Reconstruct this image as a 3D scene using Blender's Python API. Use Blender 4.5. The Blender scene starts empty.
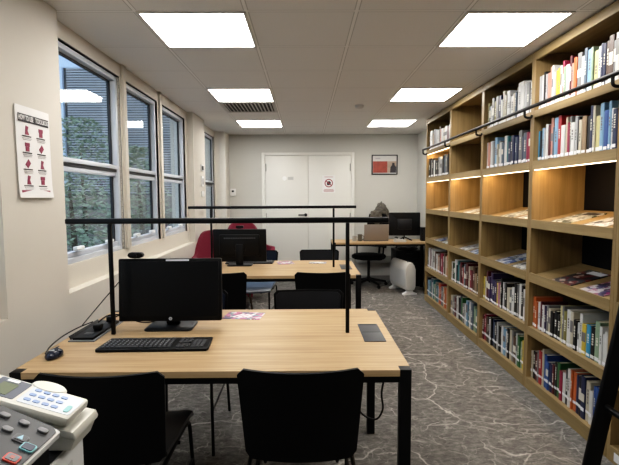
import bpy, bmesh, math, random
from mathutils import Vector, Matrix, noise
PI = math.pi
R = math.radians
col = bpy.context.scene.collection
rnd = random.Random(7)

# ---------------------------------------------------------------- materials
MATS = {}
def nt(name):
    m = bpy.data.materials.new(name); m.use_nodes = True
    n = m.node_tree.nodes; l = m.node_tree.links
    return m, n, l, n['Principled BSDF']
def mat(name, c, rough=.5, metal=0, spec=.5, noise_amt=0.0, nscale=30, bump=0, bscale=200, emit=0, ec=None, sheen=0):
    if name in MATS: return MATS[name]
    m, n, l, b = nt(name)
    b.inputs['Base Color'].default_value = (*c, 1)
    b.inputs['Roughness'].default_value = rough
    b.inputs['Metallic'].default_value = metal
    b.inputs['Specular IOR Level'].default_value = spec
    tc = n.new('ShaderNodeTexCoord')
    if noise_amt:
        t = n.new('ShaderNodeTexNoise'); t.inputs['Scale'].default_value = nscale; t.inputs['Detail'].default_value = 4
        l.new(tc.outputs['Object'], t.inputs['Vector'])
        mx = n.new('ShaderNodeMix'); mx.data_type = 'RGBA'
        mx.inputs[6].default_value = (*[v*(1-noise_amt) for v in c], 1)
        mx.inputs[7].default_value = (*[min(1, v*(1+noise_amt)) for v in c], 1)
        l.new(t.outputs['Fac'], mx.inputs[0]); l.new(mx.outputs[2], b.inputs['Base Color'])
    if bump:
        t = n.new('ShaderNodeTexNoise'); t.inputs['Scale'].default_value = bscale
        l.new(tc.outputs['Object'], t.inputs['Vector'])
        bp = n.new('ShaderNodeBump'); bp.inputs['Strength'].default_value = bump; bp.inputs['Distance'].default_value = .002
        l.new(t.outputs['Fac'], bp.inputs['Height']); l.new(bp.outputs['Normal'], b.inputs['Normal'])
    if emit:
        b.inputs['Emission Color'].default_value = (*(ec or c), 1); b.inputs['Emission Strength'].default_value = emit
    MATS[name] = m
    return m
def ramp(n, stops):
    r = n.new('ShaderNodeValToRGB'); e = r.color_ramp.elements
    while len(e) < len(stops): e.new(.5)
    for k, (p, c) in enumerate(stops): e[k].position = p; e[k].color = (*c, 1)
    return r
def wood(name, c1, c2, c3, axis=0, scale=1.0, rough=.45, spec=.35):
    m, n, l, b = nt(name)
    tc = n.new('ShaderNodeTexCoord'); mp = n.new('ShaderNodeMapping')
    s = [38*scale]*3; s[axis] = 1.6*scale
    mp.inputs['Scale'].default_value = s
    l.new(tc.outputs['Object'], mp.inputs['Vector'])
    t = n.new('ShaderNodeTexNoise'); t.inputs['Scale'].default_value = 1; t.inputs['Detail'].default_value = 6; t.inputs['Roughness'].default_value = .65
    t.inputs['Distortion'].default_value = .4
    l.new(mp.outputs[0], t.inputs['Vector'])
    r = ramp(n, [(.28, c1), (.5, c2), (.72, c3)]); l.new(t.outputs['Fac'], r.inputs[0])
    l.new(r.outputs[0], b.inputs['Base Color'])
    b.inputs['Roughness'].default_value = rough; b.inputs['Specular IOR Level'].default_value = spec
    return m
OAK_X = wood('oak_desk', (.33, .215, .105), (.43, .295, .155), (.52, .375, .215), 0)
OAK_V = wood('oak_case_vertical', (.19, .128, .056), (.25, .172, .078), (.31, .215, .10), 2, .7)
OAK_H = wood('oak_case_horizontal', (.20, .142, .064), (.26, .185, .086), (.33, .24, .118), 1, .7)
OAK_E = mat('oak_edge', (.33, .2, .09), .5, noise_amt=.2, nscale=80)
BLACKP = mat('black_back_panel', (.003, .003, .0035), .7, spec=.2)
WALL = mat('wall_paint', (.60, .565, .505), .75, noise_amt=.03, nscale=3, bump=.15, bscale=400)
WALLB = mat('wall_paint_back', (.54, .53, .49), .75, noise_amt=.03, nscale=3)
CASING = mat('cream_casing', (.62, .58, .51), .75)
FRAMEW = mat('window_frame_white', (.54, .57, .62), .35)
GASKET = mat('black_gasket', (.01, .011, .014), .5)
DOORW = mat('door_white', (.70, .69, .645), .45)
MBLK = mat('black_metal', (.0035, .0035, .004), .45, 0, .25)
PBLK = mat('black_plastic', (.004, .004, .0045), .5, spec=.25)
PBLK2 = mat('dark_plastic', (.011, .0115, .013), .45, spec=.3)
SCREEN = mat('dark_screen', (.0045, .005, .006), .3, spec=.3)
SHELL = mat('chair_shell_black', (.0025, .0025, .003), .55, spec=.2)
FRONTLIT = mat('chair_front_lit', (.016, .016, .018), .8, spec=.2, noise_amt=.3, nscale=250)  # grey puts the front light on the black backrests into the colour
PADN = mat('chair_pad_navy', (.010, .014, .026), .75, spec=.2, noise_amt=.25, nscale=250)
SEATSHEEN = mat('seat_window_sheen', (.13, .18, .27), .3)  # window light reflected on grey plastic, mixed into the base colour
LEATHER = mat('seat_black', (.009, .009, .01), .4, spec=.35)
RED = mat('crimson_fabric', (.16, .010, .028), .85, noise_amt=.2, nscale=200)
WHITEP = mat('white_plastic', (.70, .70, .68), .35)
BEIGEP = mat('beige_plastic', (.66, .64, .57), .4)
WHITE = mat('white_paper', (.78, .77, .76), .7)
STICK = mat('white_sticker', (.72, .73, .76), .5)
PAGES = mat('page_block', (.60, .54, .42), .9, noise_amt=.15, nscale=300)
MAROON = mat('maroon_ink', (.27, .035, .08), .6)
INK = mat('black_ink', (.03, .025, .03), .6)
GREYINK = mat('grey_ink', (.42, .40, .41), .7)
GREYP = mat('grey_plastic', (.045, .047, .05), .5)
KEYC = mat('dark_key', (.03, .031, .034), .5)
LEDW = mat('ceiling_led', (1, 1, 1), .5, emit=16, ec=(1, .965, .92))
LEDS = mat('shelf_led', (1, .8, .5), .5, emit=3.5, ec=(1, .84, .62))

def glass_mat():
    m = bpy.data.materials.new('window_glass'); m.use_nodes = True
    n = m.node_tree.nodes; l = m.node_tree.links; n.clear()
    o = n.new('ShaderNodeOutputMaterial'); mx = n.new('ShaderNodeMixShader')
    tr = n.new('ShaderNodeBsdfTransparent'); gl = n.new('ShaderNodeBsdfGlossy'); f = n.new('ShaderNodeMapRange'); ge = n.new('ShaderNodeNewGeometry'); dp = n.new('ShaderNodeVectorMath'); dp.operation = 'DOT_PRODUCT'
    l.new(ge.outputs['Incoming'], dp.inputs[0]); l.new(ge.outputs['Normal'], dp.inputs[1])
    ab = n.new('ShaderNodeMath'); ab.operation = 'ABSOLUTE'; l.new(dp.outputs['Value'], ab.inputs[0])
    om = n.new('ShaderNodeMath'); om.operation = 'SUBTRACT'; om.inputs[0].default_value = 1; l.new(ab.outputs[0], om.inputs[1])
    pw = n.new('ShaderNodeMath'); pw.operation = 'POWER'; pw.inputs[1].default_value = 5; l.new(om.outputs[0], pw.inputs[0])
    l.new(pw.outputs[0], f.inputs['Value']); f.inputs['To Min'].default_value = .045; f.inputs['To Max'].default_value = .9
    tr.inputs[0].default_value = (.86, .92, .95, 1); gl.inputs['Roughness'].default_value = .005
    l.new(f.outputs[0], mx.inputs[0])
    l.new(tr.outputs[0], mx.inputs[1]); l.new(gl.outputs[0], mx.inputs[2]); l.new(mx.outputs[0], o.inputs[0])
    return m
GLASS = glass_mat()

def carpet_mat():
    m, n, l, b = nt('grey_veined_carpet')
    tc = n.new('ShaderNodeTexCoord')
    def noisev(scale, amt, seedoff):
        mp = n.new('ShaderNodeMapping'); mp.inputs['Location'].default_value = seedoff
        l.new(tc.outputs['Object'], mp.inputs['Vector'])
        t = n.new('ShaderNodeTexNoise'); t.inputs['Scale'].default_value = scale; t.inputs['Detail'].default_value = 5
        l.new(mp.outputs[0], t.inputs['Vector'])
        s = n.new('ShaderNodeVectorMath'); s.operation = 'SUBTRACT'; s.inputs[1].default_value = (.5, .5, .5)
        l.new(t.outputs['Color'], s.inputs[0])
        k = n.new('ShaderNodeVectorMath'); k.operation = 'SCALE'; k.inputs['Scale'].default_value = amt
        l.new(s.outputs[0], k.inputs[0])
        a = n.new('ShaderNodeVectorMath'); a.operation = 'ADD'
        l.new(mp.outputs[0], a.inputs[0]); l.new(k.outputs[0], a.inputs[1])
        return a
    def veins(vscale, nscale, amt, off, w, strength):
        a = noisev(nscale, amt, off)
        v = n.new('ShaderNodeTexVoronoi'); v.feature = 'DISTANCE_TO_EDGE'; v.inputs['Scale'].default_value = vscale
        l.new(a.outputs[0], v.inputs['Vector'])
        mr = n.new('ShaderNodeMapRange'); mr.inputs['From Min'].default_value = 0; mr.inputs['From Max'].default_value = w
        mr.inputs['To Min'].default_value = strength; mr.inputs['To Max'].default_value = 0
        l.new(v.outputs['Distance'], mr.inputs['Value'])
        # fade the veins in and out
        t = n.new('ShaderNodeTexNoise'); t.inputs['Scale'].default_value = nscale*1.3; t.inputs['Detail'].default_value = 3
        l.new(a.outputs[0], t.inputs['Vector'])
        mr2 = n.new('ShaderNodeMapRange'); mr2.inputs['From Min'].default_value = .42; mr2.inputs['From Max'].default_value = .60
        l.new(t.outputs['Fac'], mr2.inputs['Value'])
        mu = n.new('ShaderNodeMath'); mu.operation = 'MULTIPLY'
        l.new(mr.outputs[0], mu.inputs[0]); l.new(mr2.outputs[0], mu.inputs[1])
        return mu
    v1 = veins(1.9, 2.2, .38, (3.1, 1.7, 0), .014, .85)
    v2 = veins(3.7, 5, .20, (9.3, 4.2, 0), .020, .55)
    v3 = veins(8.5, 11, .13, (1.3, 8.2, 0), .035, .34)
    mx = n.new('ShaderNodeMath'); mx.operation = 'MAXIMUM'; l.new(v1.outputs[0], mx.inputs[0]); l.new(v2.outputs[0], mx.inputs[1])
    mx2 = n.new('ShaderNodeMath'); mx2.operation = 'MAXIMUM'; l.new(mx.outputs[0], mx2.inputs[0]); l.new(v3.outputs[0], mx2.inputs[1])
    t = n.new('ShaderNodeTexNoise'); t.inputs['Scale'].default_value = 16; t.inputs['Detail'].default_value = 9; t.inputs['Roughness'].default_value = .8
    mpp = n.new('ShaderNodeMapping'); mpp.inputs['Scale'].default_value = (1, 1.8, 1)
    l.new(tc.outputs['Object'], mpp.inputs['Vector']); l.new(mpp.outputs[0], t.inputs['Vector'])
    r = ramp(n, [(.36, (.075, .072, .068)), (.5, (.135, .130, .122)), (.64, (.225, .216, .203))])
    l.new(t.outputs['Fac'], r.inputs[0])
    mc = n.new('ShaderNodeMix'); mc.data_type = 'RGBA'; mc.inputs[7].default_value = (.50, .485, .45, 1)
    l.new(r.outputs[0], mc.inputs[6]); l.new(mx2.outputs[0], mc.inputs[0]); l.new(mc.outputs[2], b.inputs['Base Color'])
    b.inputs['Roughness'].default_value = .95; b.inputs['Specular IOR Level'].default_value = .15
    f = n.new('ShaderNodeTexNoise'); f.inputs['Scale'].default_value = 350
    l.new(tc.outputs['Object'], f.inputs['Vector'])
    bp = n.new('ShaderNodeBump'); bp.inputs['Strength'].default_value = .4; bp.inputs['Distance'].default_value = .004
    l.new(f.outputs['Fac'], bp.inputs['Height']); l.new(bp.outputs['Normal'], b.inputs['Normal'])
    return m

def ceiling_mat():
    m, n, l, b = nt('ceiling_tiles')
    tc = n.new('ShaderNodeTexCoord'); sp = n.new('ShaderNodeSeparateXYZ'); l.new(tc.outputs['Object'], sp.inputs[0])
    masks = []
    for ax, off in ((0, -.917), (1, 2.617)):
        s = n.new('ShaderNodeMath'); s.operation = 'SUBTRACT'; s.inputs[1].default_value = off-30; l.new(sp.outputs[ax], s.inputs[0])
        d = n.new('ShaderNodeMath'); d.operation = 'DIVIDE'; d.inputs[1].default_value = .6; l.new(s.outputs[0], d.inputs[0])
        f = n.new('ShaderNodeMath'); f.operation = 'FRACT'; l.new(d.outputs[0], f.inputs[0])
        a = n.new('ShaderNodeMath'); a.operation = 'SUBTRACT'; a.inputs[1].default_value = .5; l.new(f.outputs[0], a.inputs[0])
        c = n.new('ShaderNodeMath'); c.operation = 'ABSOLUTE'; l.new(a.outputs[0], c.inputs[0])
        masks.append(c)
    mx = n.new('ShaderNodeMath'); mx.operation = 'MAXIMUM'; l.new(masks[0].outputs[0], mx.inputs[0]); l.new(masks[1].outputs[0], mx.inputs[1])
    r = ramp(n, [(0, (.80, .79, .77)), (.476, (.80, .79, .77)), (.480, (.34, .33, .31)), (.487, (.88, .87, .85))])
    l.new(mx.outputs[0], r.inputs[0])
    t = n.new('ShaderNodeTexNoise'); t.inputs['Scale'].default_value = 180; l.new(tc.outputs['Object'], t.inputs['Vector'])
    mm = n.new('ShaderNodeMix'); mm.data_type = 'RGBA'; mm.blend_type = 'MULTIPLY'; mm.inputs[0].default_value = .12
    l.new(r.outputs[0], mm.inputs[6]); l.new(t.outputs['Color'], mm.inputs[7]); l.new(mm.outputs[2], b.inputs['Base Color'])
    b.inputs['Roughness'].default_value = .9
    return m

def print_mat(name, cols, scale=22, smooth=False, seed=0.0, white=.0):
    """a printed cover: blocks of several colours"""
    m, n, l, b = nt(name)
    tc = n.new('ShaderNodeTexCoord'); mp = n.new('ShaderNodeMapping'); mp.inputs['Location'].default_value = (seed, seed*1.7, 0)
    l.new(tc.outputs['Object'], mp.inputs['Vector'])
    v = n.new('ShaderNodeTexVoronoi'); v.inputs['Scale'].default_value = scale; v.distance = 'MANHATTAN'
    l.new(mp.outputs[0], v.inputs['Vector'])
    sx = n.new('ShaderNodeSeparateXYZ'); l.new(v.outputs['Color'], sx.inputs[0])
    k = len(cols); r = ramp(n, [(i/k, c) for i, c in enumerate(cols)]); r.color_ramp.interpolation = 'CONSTANT'
    l.new(sx.outputs[0], r.inputs[0]); l.new(r.outputs[0], b.inputs['Base Color'])
    b.inputs['Roughness'].default_value = .35
    return m

# ---------------------------------------------------------------- mesh builder
class MB:
    def __init__(s): s.bm = bmesh.new()
    def box(s, x0, x1, y0, y1, z0, z1, bev=0, seg=2, mtx=None):
        g = bmesh.ops.create_cube(s.bm, size=1)
        vs = g['verts']
        for v in vs:
            v.co = Vector(((x0+x1)/2+v.co.x*(x1-x0), (y0+y1)/2+v.co.y*(y1-y0), (z0+z1)/2+v.co.z*(z1-z0)))
        if bev:
            es = list({e for v in vs for e in v.link_edges})
            r = bmesh.ops.bevel(s.bm, geom=es, offset=bev, segments=seg, affect='EDGES', profile=.5)
            vs = list({v for f in r['faces'] for v in f.verts} | {v for v in vs if v.is_valid})
        if mtx is not None:
            for v in vs: v.co = mtx @ v.co
        return s
    def prism(s, pts, a, b, ax='z', mtx=None, bev=0):
        def mk(p, t):
            return {'z': (p[0], p[1], t), 'y': (p[0], t, p[1]), 'x': (t, p[0], p[1])}[ax]
        A = [s.bm.verts.new(mk(p, a)) for p in pts]; B = [s.bm.verts.new(mk(p, b)) for p in pts]
        n = len(pts); fs = [s.bm.faces.new(A[::-1]), s.bm.faces.new(B)]
        for i in range(n): fs.append(s.bm.faces.new((A[i], A[(i+1) % n], B[(i+1) % n], B[i])))
        vs = A+B
        if bev:
            es = list({e for f in fs[:2] for e in f.edges})
            r = bmesh.ops.bevel(s.bm, geom=es, offset=bev, segments=2, affect='EDGES', profile=.5)
            vs = list({v for f in r['faces'] for v in f.verts} | {v for v in vs if v.is_valid})
        if mtx is not None:
            for v in vs: v.co = mtx @ v.co
        return s
    def tube(s, pts, r, seg=8, flat=None):
        pts = [Vector(p) for p in pts]; n = len(pts)
        tan = []
        for i in range(n):
            a = pts[max(i-1, 0)]; b = pts[min(i+1, n-1)]; tan.append((b-a).normalized())
        up = Vector((0, 0, 1)) if abs(tan[0].z) < .9 else Vector((1, 0, 0))
        nrm = (up-tan[0]*up.dot(tan[0])).normalized(); rings = []
        for i in range(n):
            nrm = (nrm-tan[i]*nrm.dot(tan[i])).normalized(); bn = tan[i].cross(nrm)
            rr = r[i] if isinstance(r, (list, tuple)) else r
            k = flat or 1
            rings.append([s.bm.verts.new(pts[i]+nrm*math.cos(2*PI*j/seg)*rr+bn*math.sin(2*PI*j/seg)*rr*k) for j in range(seg)])
        for i in range(n-1):
            for j in range(seg):
                s.bm.faces.new((rings[i][j], rings[i][(j+1) % seg], rings[i+1][(j+1) % seg], rings[i+1][j]))
        s.bm.faces.new(rings[0][::-1]); s.bm.faces.new(rings[-1])
        return s
    def lathe(s, prof, c=(0, 0, 0), seg=24, mtx=None):
        rings = []; new = []
        for (r, z) in prof:
            ring = [s.bm.verts.new((c[0]+r*math.cos(2*PI*j/seg), c[1]+r*math.sin(2*PI*j/seg), c[2]+z)) for j in range(seg)]
            rings.append(ring); new += ring
        for i in range(len(rings)-1):
            for j in range(seg): s.bm.faces.new((rings[i][j], rings[i][(j+1) % seg], rings[i+1][(j+1) % seg], rings[i+1][j]))
        s.bm.faces.new(rings[0][::-1]); s.bm.faces.new(rings[-1])
        if mtx is not None:
            for v in new: v.co = mtx @ v.co
        return s
    def sheet(s, fn, nu, nv, th):
        """closed shell from fn(u,v) -> (point, normal)"""
        F = []; B = []
        for i in range(nu+1):
            a = []; b = []
            for j in range(nv+1):
                p, nn = fn(i/nu, j/nv); p = Vector(p); nn = Vector(nn).normalized()
                a.append(s.bm.verts.new(p+nn*th/2)); b.append(s.bm.verts.new(p-nn*th/2))
            F.append(a); B.append(b)
        for i in range(nu):
            for j in range(nv):
                s.bm.faces.new((F[i][j], F[i+1][j], F[i+1][j+1], F[i][j+1]))
                s.bm.faces.new((B[i][j+1], B[i+1][j+1], B[i+1][j], B[i][j]))
        for i in range(nu):
            s.bm.faces.new((F[i][0], B[i][0], B[i+1][0], F[i+1][0])); s.bm.faces.new((F[i+1][nv], B[i+1][nv], B[i][nv], F[i][nv]))
        for j in range(nv):
            s.bm.faces.new((F[0][j+1], B[0][j+1], B[0][j], F[0][j])); s.bm.faces.new((F[nu][j], B[nu][j], B[nu][j+1], F[nu][j+1]))
        return s
    def build(s, name, m, parent=None, loc=None, smooth=True, sub=0, ang=40):
        bmesh.ops.recalc_face_normals(s.bm, faces=s.bm.faces)
        me = bpy.data.meshes.new(name); s.bm.to_mesh(me); s.bm.free()
        me.materials.append(m)
        if smooth:
            for p in me.polygons: p.use_smooth = True
            try: me.set_sharp_from_angle(angle=R(ang))
            except Exception: pass
        o = bpy.data.objects.new(name, me); col.objects.link(o)
        if parent: o.parent = parent
        if loc: o.location = loc
        if sub:
            md = o.modifiers.new('sub', 'SUBSURF'); md.levels = sub; md.render_levels = sub
        return o

def tag(o, label=None, cat=None, group=None, kind=None):
    if label: o['label'] = label
    if cat: o['category'] = cat
    if group: o['group'] = group
    if kind: o['kind'] = kind
    return o
def empty(name, loc=(0, 0, 0), rz=0, label=None, cat=None, group=None, kind=None, rot=None):
    o = bpy.data.objects.new(name, None); col.objects.link(o); o.empty_display_size = .05
    o.location = loc; o.rotation_euler = rot or (0, 0, rz)
    return tag(o, label, cat, group, kind)
def copy_tree(o, parent=None):
    c = o.copy(); col.objects.link(c); c.parent = parent
    for ch in list(o.children): copy_tree(ch, c)
    return c
def fillet(pts, r, n=5):
    pts = [Vector(p) for p in pts]; out = [pts[0]]
    for i in range(1, len(pts)-1):
        a, b, c = pts[i-1], pts[i], pts[i+1]
        d1 = (a-b); d2 = (c-b); rr = min(r, d1.length*.45, d2.length*.45)
        p1 = b+d1.normalized()*rr; p2 = b+d2.normalized()*rr
        for k in range(n+1):
            t = k/n; out.append(p1*(1-t)**2+b*2*t*(1-t)+p2*t*t)
    out.append(pts[-1]); return out
def rrect(w, h, r, n=5, cx=0, cy=0):
    out = []
    for (sx, sy, a0) in ((1, 1, 0), (-1, 1, 90), (-1, -1, 180), (1, -1, 270)):
        for k in range(n+1):
            a = R(a0+90*k/n); out.append((cx+sx*(w/2-r)+r*math.cos(a), cy+sy*(h/2-r)+r*math.sin(a)))
    return out
def text_obj(name, s, size, m, parent, loc, rot, align='CENTER', ext=.0006, sx=1):
    cu = bpy.data.curves.new(name, 'FONT'); cu.body = s; cu.size = size; cu.align_x = align; cu.align_y = 'CENTER'; cu.extrude = ext
    cu.offset = size*.012
    tmp = bpy.data.objects.new('tmp', cu); col.objects.link(tmp)
    dg = bpy.context.evaluated_depsgraph_get(); me = bpy.data.meshes.new_from_object(tmp.evaluated_get(dg))
    bpy.data.objects.remove(tmp)
    me.materials.clear(); me.materials.append(m)
    o = bpy.data.objects.new(name, me); col.objects.link(o); o.parent = parent; o.location = loc; o.rotation_euler = rot; o.scale = (sx, 1, 1)
    return o
def struct(o): o['kind'] = 'structure'; return o

# ---------------------------------------------------------------- room shell
CZ = 2.403; BY = 7.66; WX = -1.33
floor = struct(MB().box(-1.60, 2.10, -2.0, 7.80, -.10, 0).build('floor', carpet_mat(), smooth=False))
ceil = struct(MB().box(-1.60, 2.10, -2.0, 7.80, CZ, CZ+.1).build('ceiling', ceiling_mat(), smooth=False))
struct(MB().box(-1.60, 2.10, BY, BY+.12, 0, CZ).build('wall_back', WALLB, smooth=False))
struct(MB().box(-1.60, 2.10, -2.12, -2.0, 0, CZ).build('wall_front', WALL, smooth=False))
w = MB(); w.box(2.02, 2.12, -2.0, 6.235, 0, CZ); w.box(1.83, 2.12, 6.235, BY, 0, CZ)
struct(w.build('wall_right', WALLB, smooth=False))
w = MB()
XO = -1.60
w.box(XO, WX, -2, BY, 0, .86)
for y0, y1 in ((-2, .0), (2.06, 2.60), (5.62, 6.26), (7.30, BY)): w.box(XO, WX, y0, y1, .86, CZ)
struct(w.build('wall_left', WALL, smooth=False))
# square boxing in the far left corner
struct(MB().box(WX, -1.235, 7.30, BY, 0, CZ, bev=.004).build('trim_1', WALL))
struct(MB().box(-1.235, 1.83, BY-.012, BY, 0, .09).build('baseboard_back', mat('grey_baseboard', (.25, .25, .24), .5)))
struct(MB().box(.85, 1.83, BY-.05, BY, .30, .42, bev=.004).build('trim_2', mat('grey_trunking', (.34, .34, .32), .5)))
struct(MB().box(1.98, 2.02, 1.0, 6.2, 2.396, CZ).build('trim_3', WALLB))
# casings of the window bands (recessed 7 cm)
def casing(name, y0, y1, mull):
    m = MB(); x0 = -1.472; x1 = -1.40
    m.box(x0, x1, y0, y1, .86, 1.0); m.box(x0, x1, y0, y1, 2.30, CZ)
    m.box(x0, x1, y0, mull[0][0], 1.0, 2.30); m.box(x0, x1, mull[-1][1], y1, 1.0, 2.30)
    for a, b in zip(mull[:-1], mull[1:]):
        m.box(x0, x1, a[1], b[0], 1.0, 2.30)
        c = (a[1]+b[0])/2; m.box(x1, x1+.022, c-.022, c+.034, 1.0, CZ, bev=.003)
    m.box(-1.402, -1.332, y0, y1, .852, .8605)
    return struct(m.build(name, CASING))
wins = [(2.68, 3.60), (3.72, 4.50), (4.62, 5.50)]
casing('trim_4', 2.602, 5.618, wins)
casing('trim_5', .002, 2.058, [(.12, 1.0), (1.10, 1.96)])
casing('trim_6', 6.262, 7.298, [(6.32, 7.22)])
def window(i, y0, y1, xp=-1.465):
    x0, x1 = xp-.012, -1.415; z0, z1 = 1.0, 2.30; zt0, zt1 = 1.588, 1.640
    root = empty('window_%d' % i, (0, (y0+y1)/2, z0), kind='structure'); yc = (y0+y1)/2
    def L(a, b): return a-yc, b-yc
    m = MB()
    for a, b, c, d in ((y0, y0+.034, z0, z1), (y1-.034, y1, z0, z1), (y0+.034, y1-.034, z0, z0+.034), (y0+.034, y1-.034, z1-.034, z1)):
        m.box(x0, x1, a-yc, b-yc, c-z0, d-z0, bev=.004)
    m.box(x0, x1, y0+.034-yc, y1-.034-yc, zt1-.030-z0, zt1-z0, bev=.004)
    m.build('frame', FRAMEW, root)
    g = MB()
    for a, b, c, d in ((y0-.006, y0, z0, z1), (y1, y1+.006, z0, z1), (y0, y1, z1, z1+.006)): g.box(-1.45, -1.3985, a-yc, b-yc, c-z0, d-z0)
    for (c, d) in ((zt1, z1-.034), (z0+.034, zt0-.0)):
        for a, b, e, f in ((y0+.034, y0+.055, c, d), (y1-.058, y1-.034, c, d), (y0+.034, y1-.034, d-.014, d), (y0+.034, y1-.034, c, c+.006)):
            g.box(xp-.006, xp+.010, a-yc, b-yc, e-z0, f-z0)
    g.box(xp, xp+.04, y0+.034-yc, y1-.034-yc, zt0-z0, zt1-.030-z0)
    g.build('gasket', GASKET, root)
    s = MB(); 
    for a, b, c, d in ((y0+.035, y1-.035, zt0-.032, zt0), (y0+.035, y1-.035, z0+.035, z0+.065)):
        s.box(xp-.004, -1.43, a-yc, b-yc, c-z0, d-z0, bev=.004)
    s.build('sash', FRAMEW, root)
    MB().box(xp-.002, xp+.002, y0+.035-yc, y1-.035-yc, z0+.035-z0, z1-.035-z0).build('pane', GLASS, root)
    for k in (.25, .75):
        yy = y0+(y1-y0)*k-yc
        h = MB(); h.box(-1.43, -1.40, yy-.05, yy+.05, .072, .098, bev=.006); h.box(-1.40, -1.385, yy-.075, yy-.01, .078, .092, bev=.005)
        h.build('latch', WHITEP, root)
window(1, 1.10, 1.96)
for k, (a, b) in enumerate(wins): window(k+2, a, b)
window(5, 6.32, 7.22, -1.435)
window(6, .12, 1.0)

# double door
fr = MB()
for a, b, c, d in ((-.71, -.655, 0, 2.11), (.745, .80, 0, 2.11), (-.655, .745, 2.065, 2.11)): fr.box(a, b, BY-.025, BY, c, d, bev=.004)
struct(fr.build('trim_7', DOORW))
for i, (a, b, hs) in enumerate(((-.652, .043, -1), (.047, .742, 1))):
    d = struct(empty('door_%d' % (i+1), ((a+b)/2, BY-.012, .01))); hw = (b-a)/2
    MB().box(-hw, hw, -.008, .012, 0, 2.05, bev=.003).build('door_leaf', DOORW, d)
    for z in (.25, 1.0, 1.8):
        MB().tube([(hs*(hw-.012), -.012, z), (hs*(hw-.012), -.012, z+.12)], .008).build('hinge', mat('hinge_grey', (.35, .35, .33), .4), d)
    if i == 0:
        h = MB(); h.tube([(hw-.04, -.01, 1.09), (hw-.04, -.05, 1.09), (hw-.16, -.055, 1.09)], .011)
        h.lathe([(.026, 0), (.026, .01), (.02, .012)], mtx=Matrix.Translation((hw-.04, -.008, 1.09)) @ Matrix.Rotation(R(90), 4, 'X'))
        h.build('door_handle', PBLK, d)
        s = MB(); s.lathe([(.035, 0), (.035, .002)], mtx=Matrix.Translation((-.035, -.009, 1.685)) @ Matrix.Rotation(R(90), 4, 'X'))
        s.build('round_sticker', mat('bright_sticker', (.85, .85, .83), .3), d)
        MB().box(.02, .11, -.0105, -.009, 1.66, 1.71).build('notice_strip', mat('grey_notice', (.5, .5, .48), .5), d)

# ---------------------------------------------------------------- ceiling lights, vent, detector
def light_panel(xi, yk, label):
    x0 = -.917+.6*xi; y0 = 2.617+.6*yk
    r = empty('ceiling_light', (x0+.3, y0+.3, CZ), label=label, cat='ceiling light', group='square recessed ceiling lights')
    m = MB()
    for a, b, c, d in ((-.298, .298, -.298, -.282), (-.298, .298, .282, .298), (-.298, -.282, -.282, .282), (.282, .298, -.282, .282)):
        m.box(a, b, c, d, -.008, -.0005)
    m.build('frame', mat('light_frame', (.62, .6, .57), .5), r)
    MB().box(-.281, .281, -.281, .281, -.006, -.001).build('diffuser', LEDW, r)
where = {(-0, 0): 'square ceiling light nearest the camera on the window side',
         (3, 0): 'square ceiling light nearest the camera on the bookcase side',
         (0, 3): 'middle square ceiling light of the window side row',
         (3, 3): 'middle square ceiling light of the bookcase side row',
         (0, 6): 'farthest square ceiling light on the window side, near the back wall',
         (3, 6): 'farthest square ceiling light on the bookcase side, near the back wall',
         (0, -3): 'square ceiling light on the window side behind the camera',
         (3, -3): 'square ceiling light on the bookcase side behind the camera'}
for (i, k), lb in where.items(): light_panel(i, k, lb)
r = empty('air_vent', (-.917+.3, 2.617+4*.6+.3, CZ), label='square ceiling air vent with slanted slats behind the middle window side light', cat='air vent')
m = MB()
for a, b, c, d in ((-.295, .295, -.295, -.262), (-.295, .295, .262, .295), (-.295, -.262, -.262, .262), (.262, .295, -.262, .262)): m.box(a, b, c, d, -.012, -.0005)
m.build('frame', mat('vent_frame', (.5, .48, .45), .5), r)
MB().box(-.262, .262, -.262, .262, -.004, -.001).build('backing', mat('vent_dark', (.07, .068, .065), .8), r)
m = MB()
for k in range(13):
    x = -.24+.04*k; m.box(-.012, .012, -.26, .26, -.0015, .0015, mtx=Matrix.Translation((x, 0, -.013)) @ Matrix.Rotation(R(35), 4, 'Y'))
m.build('slats', mat('vent_slat', (.55, .53, .5), .5), r)
m = MB(); m.lathe([(.05, 0), (.05, -.012), (.04, -.03), (.015, -.036)], seg=24)
tag(m.build('smoke_detector', mat('detector', (.55, .53, .5), .5), loc=(.60, 5.25, CZ-.0005)), 'small round smoke detector on the ceiling tiles', 'smoke detector')

# ---------------------------------------------------------------- outside
MB().box(-14, -1.62, -4, 14, -.5, -.3).build('ground', mat('paving', (.2, .19, .18), .9, noise_amt=.2, nscale=2), smooth=False)['kind'] = 'structure'
b = empty('building', (-6.2, 12, -.3), label='neighbouring building with dark slatted blinds beyond the windows', cat='building')
PALE = mat('pale_cladding', (.50, .58, .70), .5)
MB().box(-5, 4.4, .06, .5, 0, 1.75).build('lower_wall', mat('brownish_render', (.20, .18, .165), .8, noise_amt=.2, nscale=1.5), b, smooth=False)
MB().box(-5, 4.4, .05, .5, 4.95, 5.60).build('fascia', PALE, b, smooth=False)
MB().box(-5.1, 4.5, -.05, .5, 5.60, 5.78).build('roof_edge', mat('roof_edge', (.10, .11, .13), .6), b, smooth=False)
MB().box(-5, 4.4, .10, .5, 1.75, 4.95).build('wall', mat('dark_facade', (.045, .05, .058), .5), b, smooth=False)
m = MB()
z = 1.80
while z < 4.90:
    m.box(.22, 3.0, .02, .05, z, z+.032); m.box(-5, -.3, .02, .05, z, z+.032); z += .062
m.build('blind_slats', mat('slat_grey', (.38, .40, .43), .5), b, smooth=False)
m = MB(); m.box(-.25, .12, 0, .10, 1.75, 4.95); m.box(3.05, 4.4, 0, .10, .9, 4.95)
m.build('panel', PALE, b, smooth=False)
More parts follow.
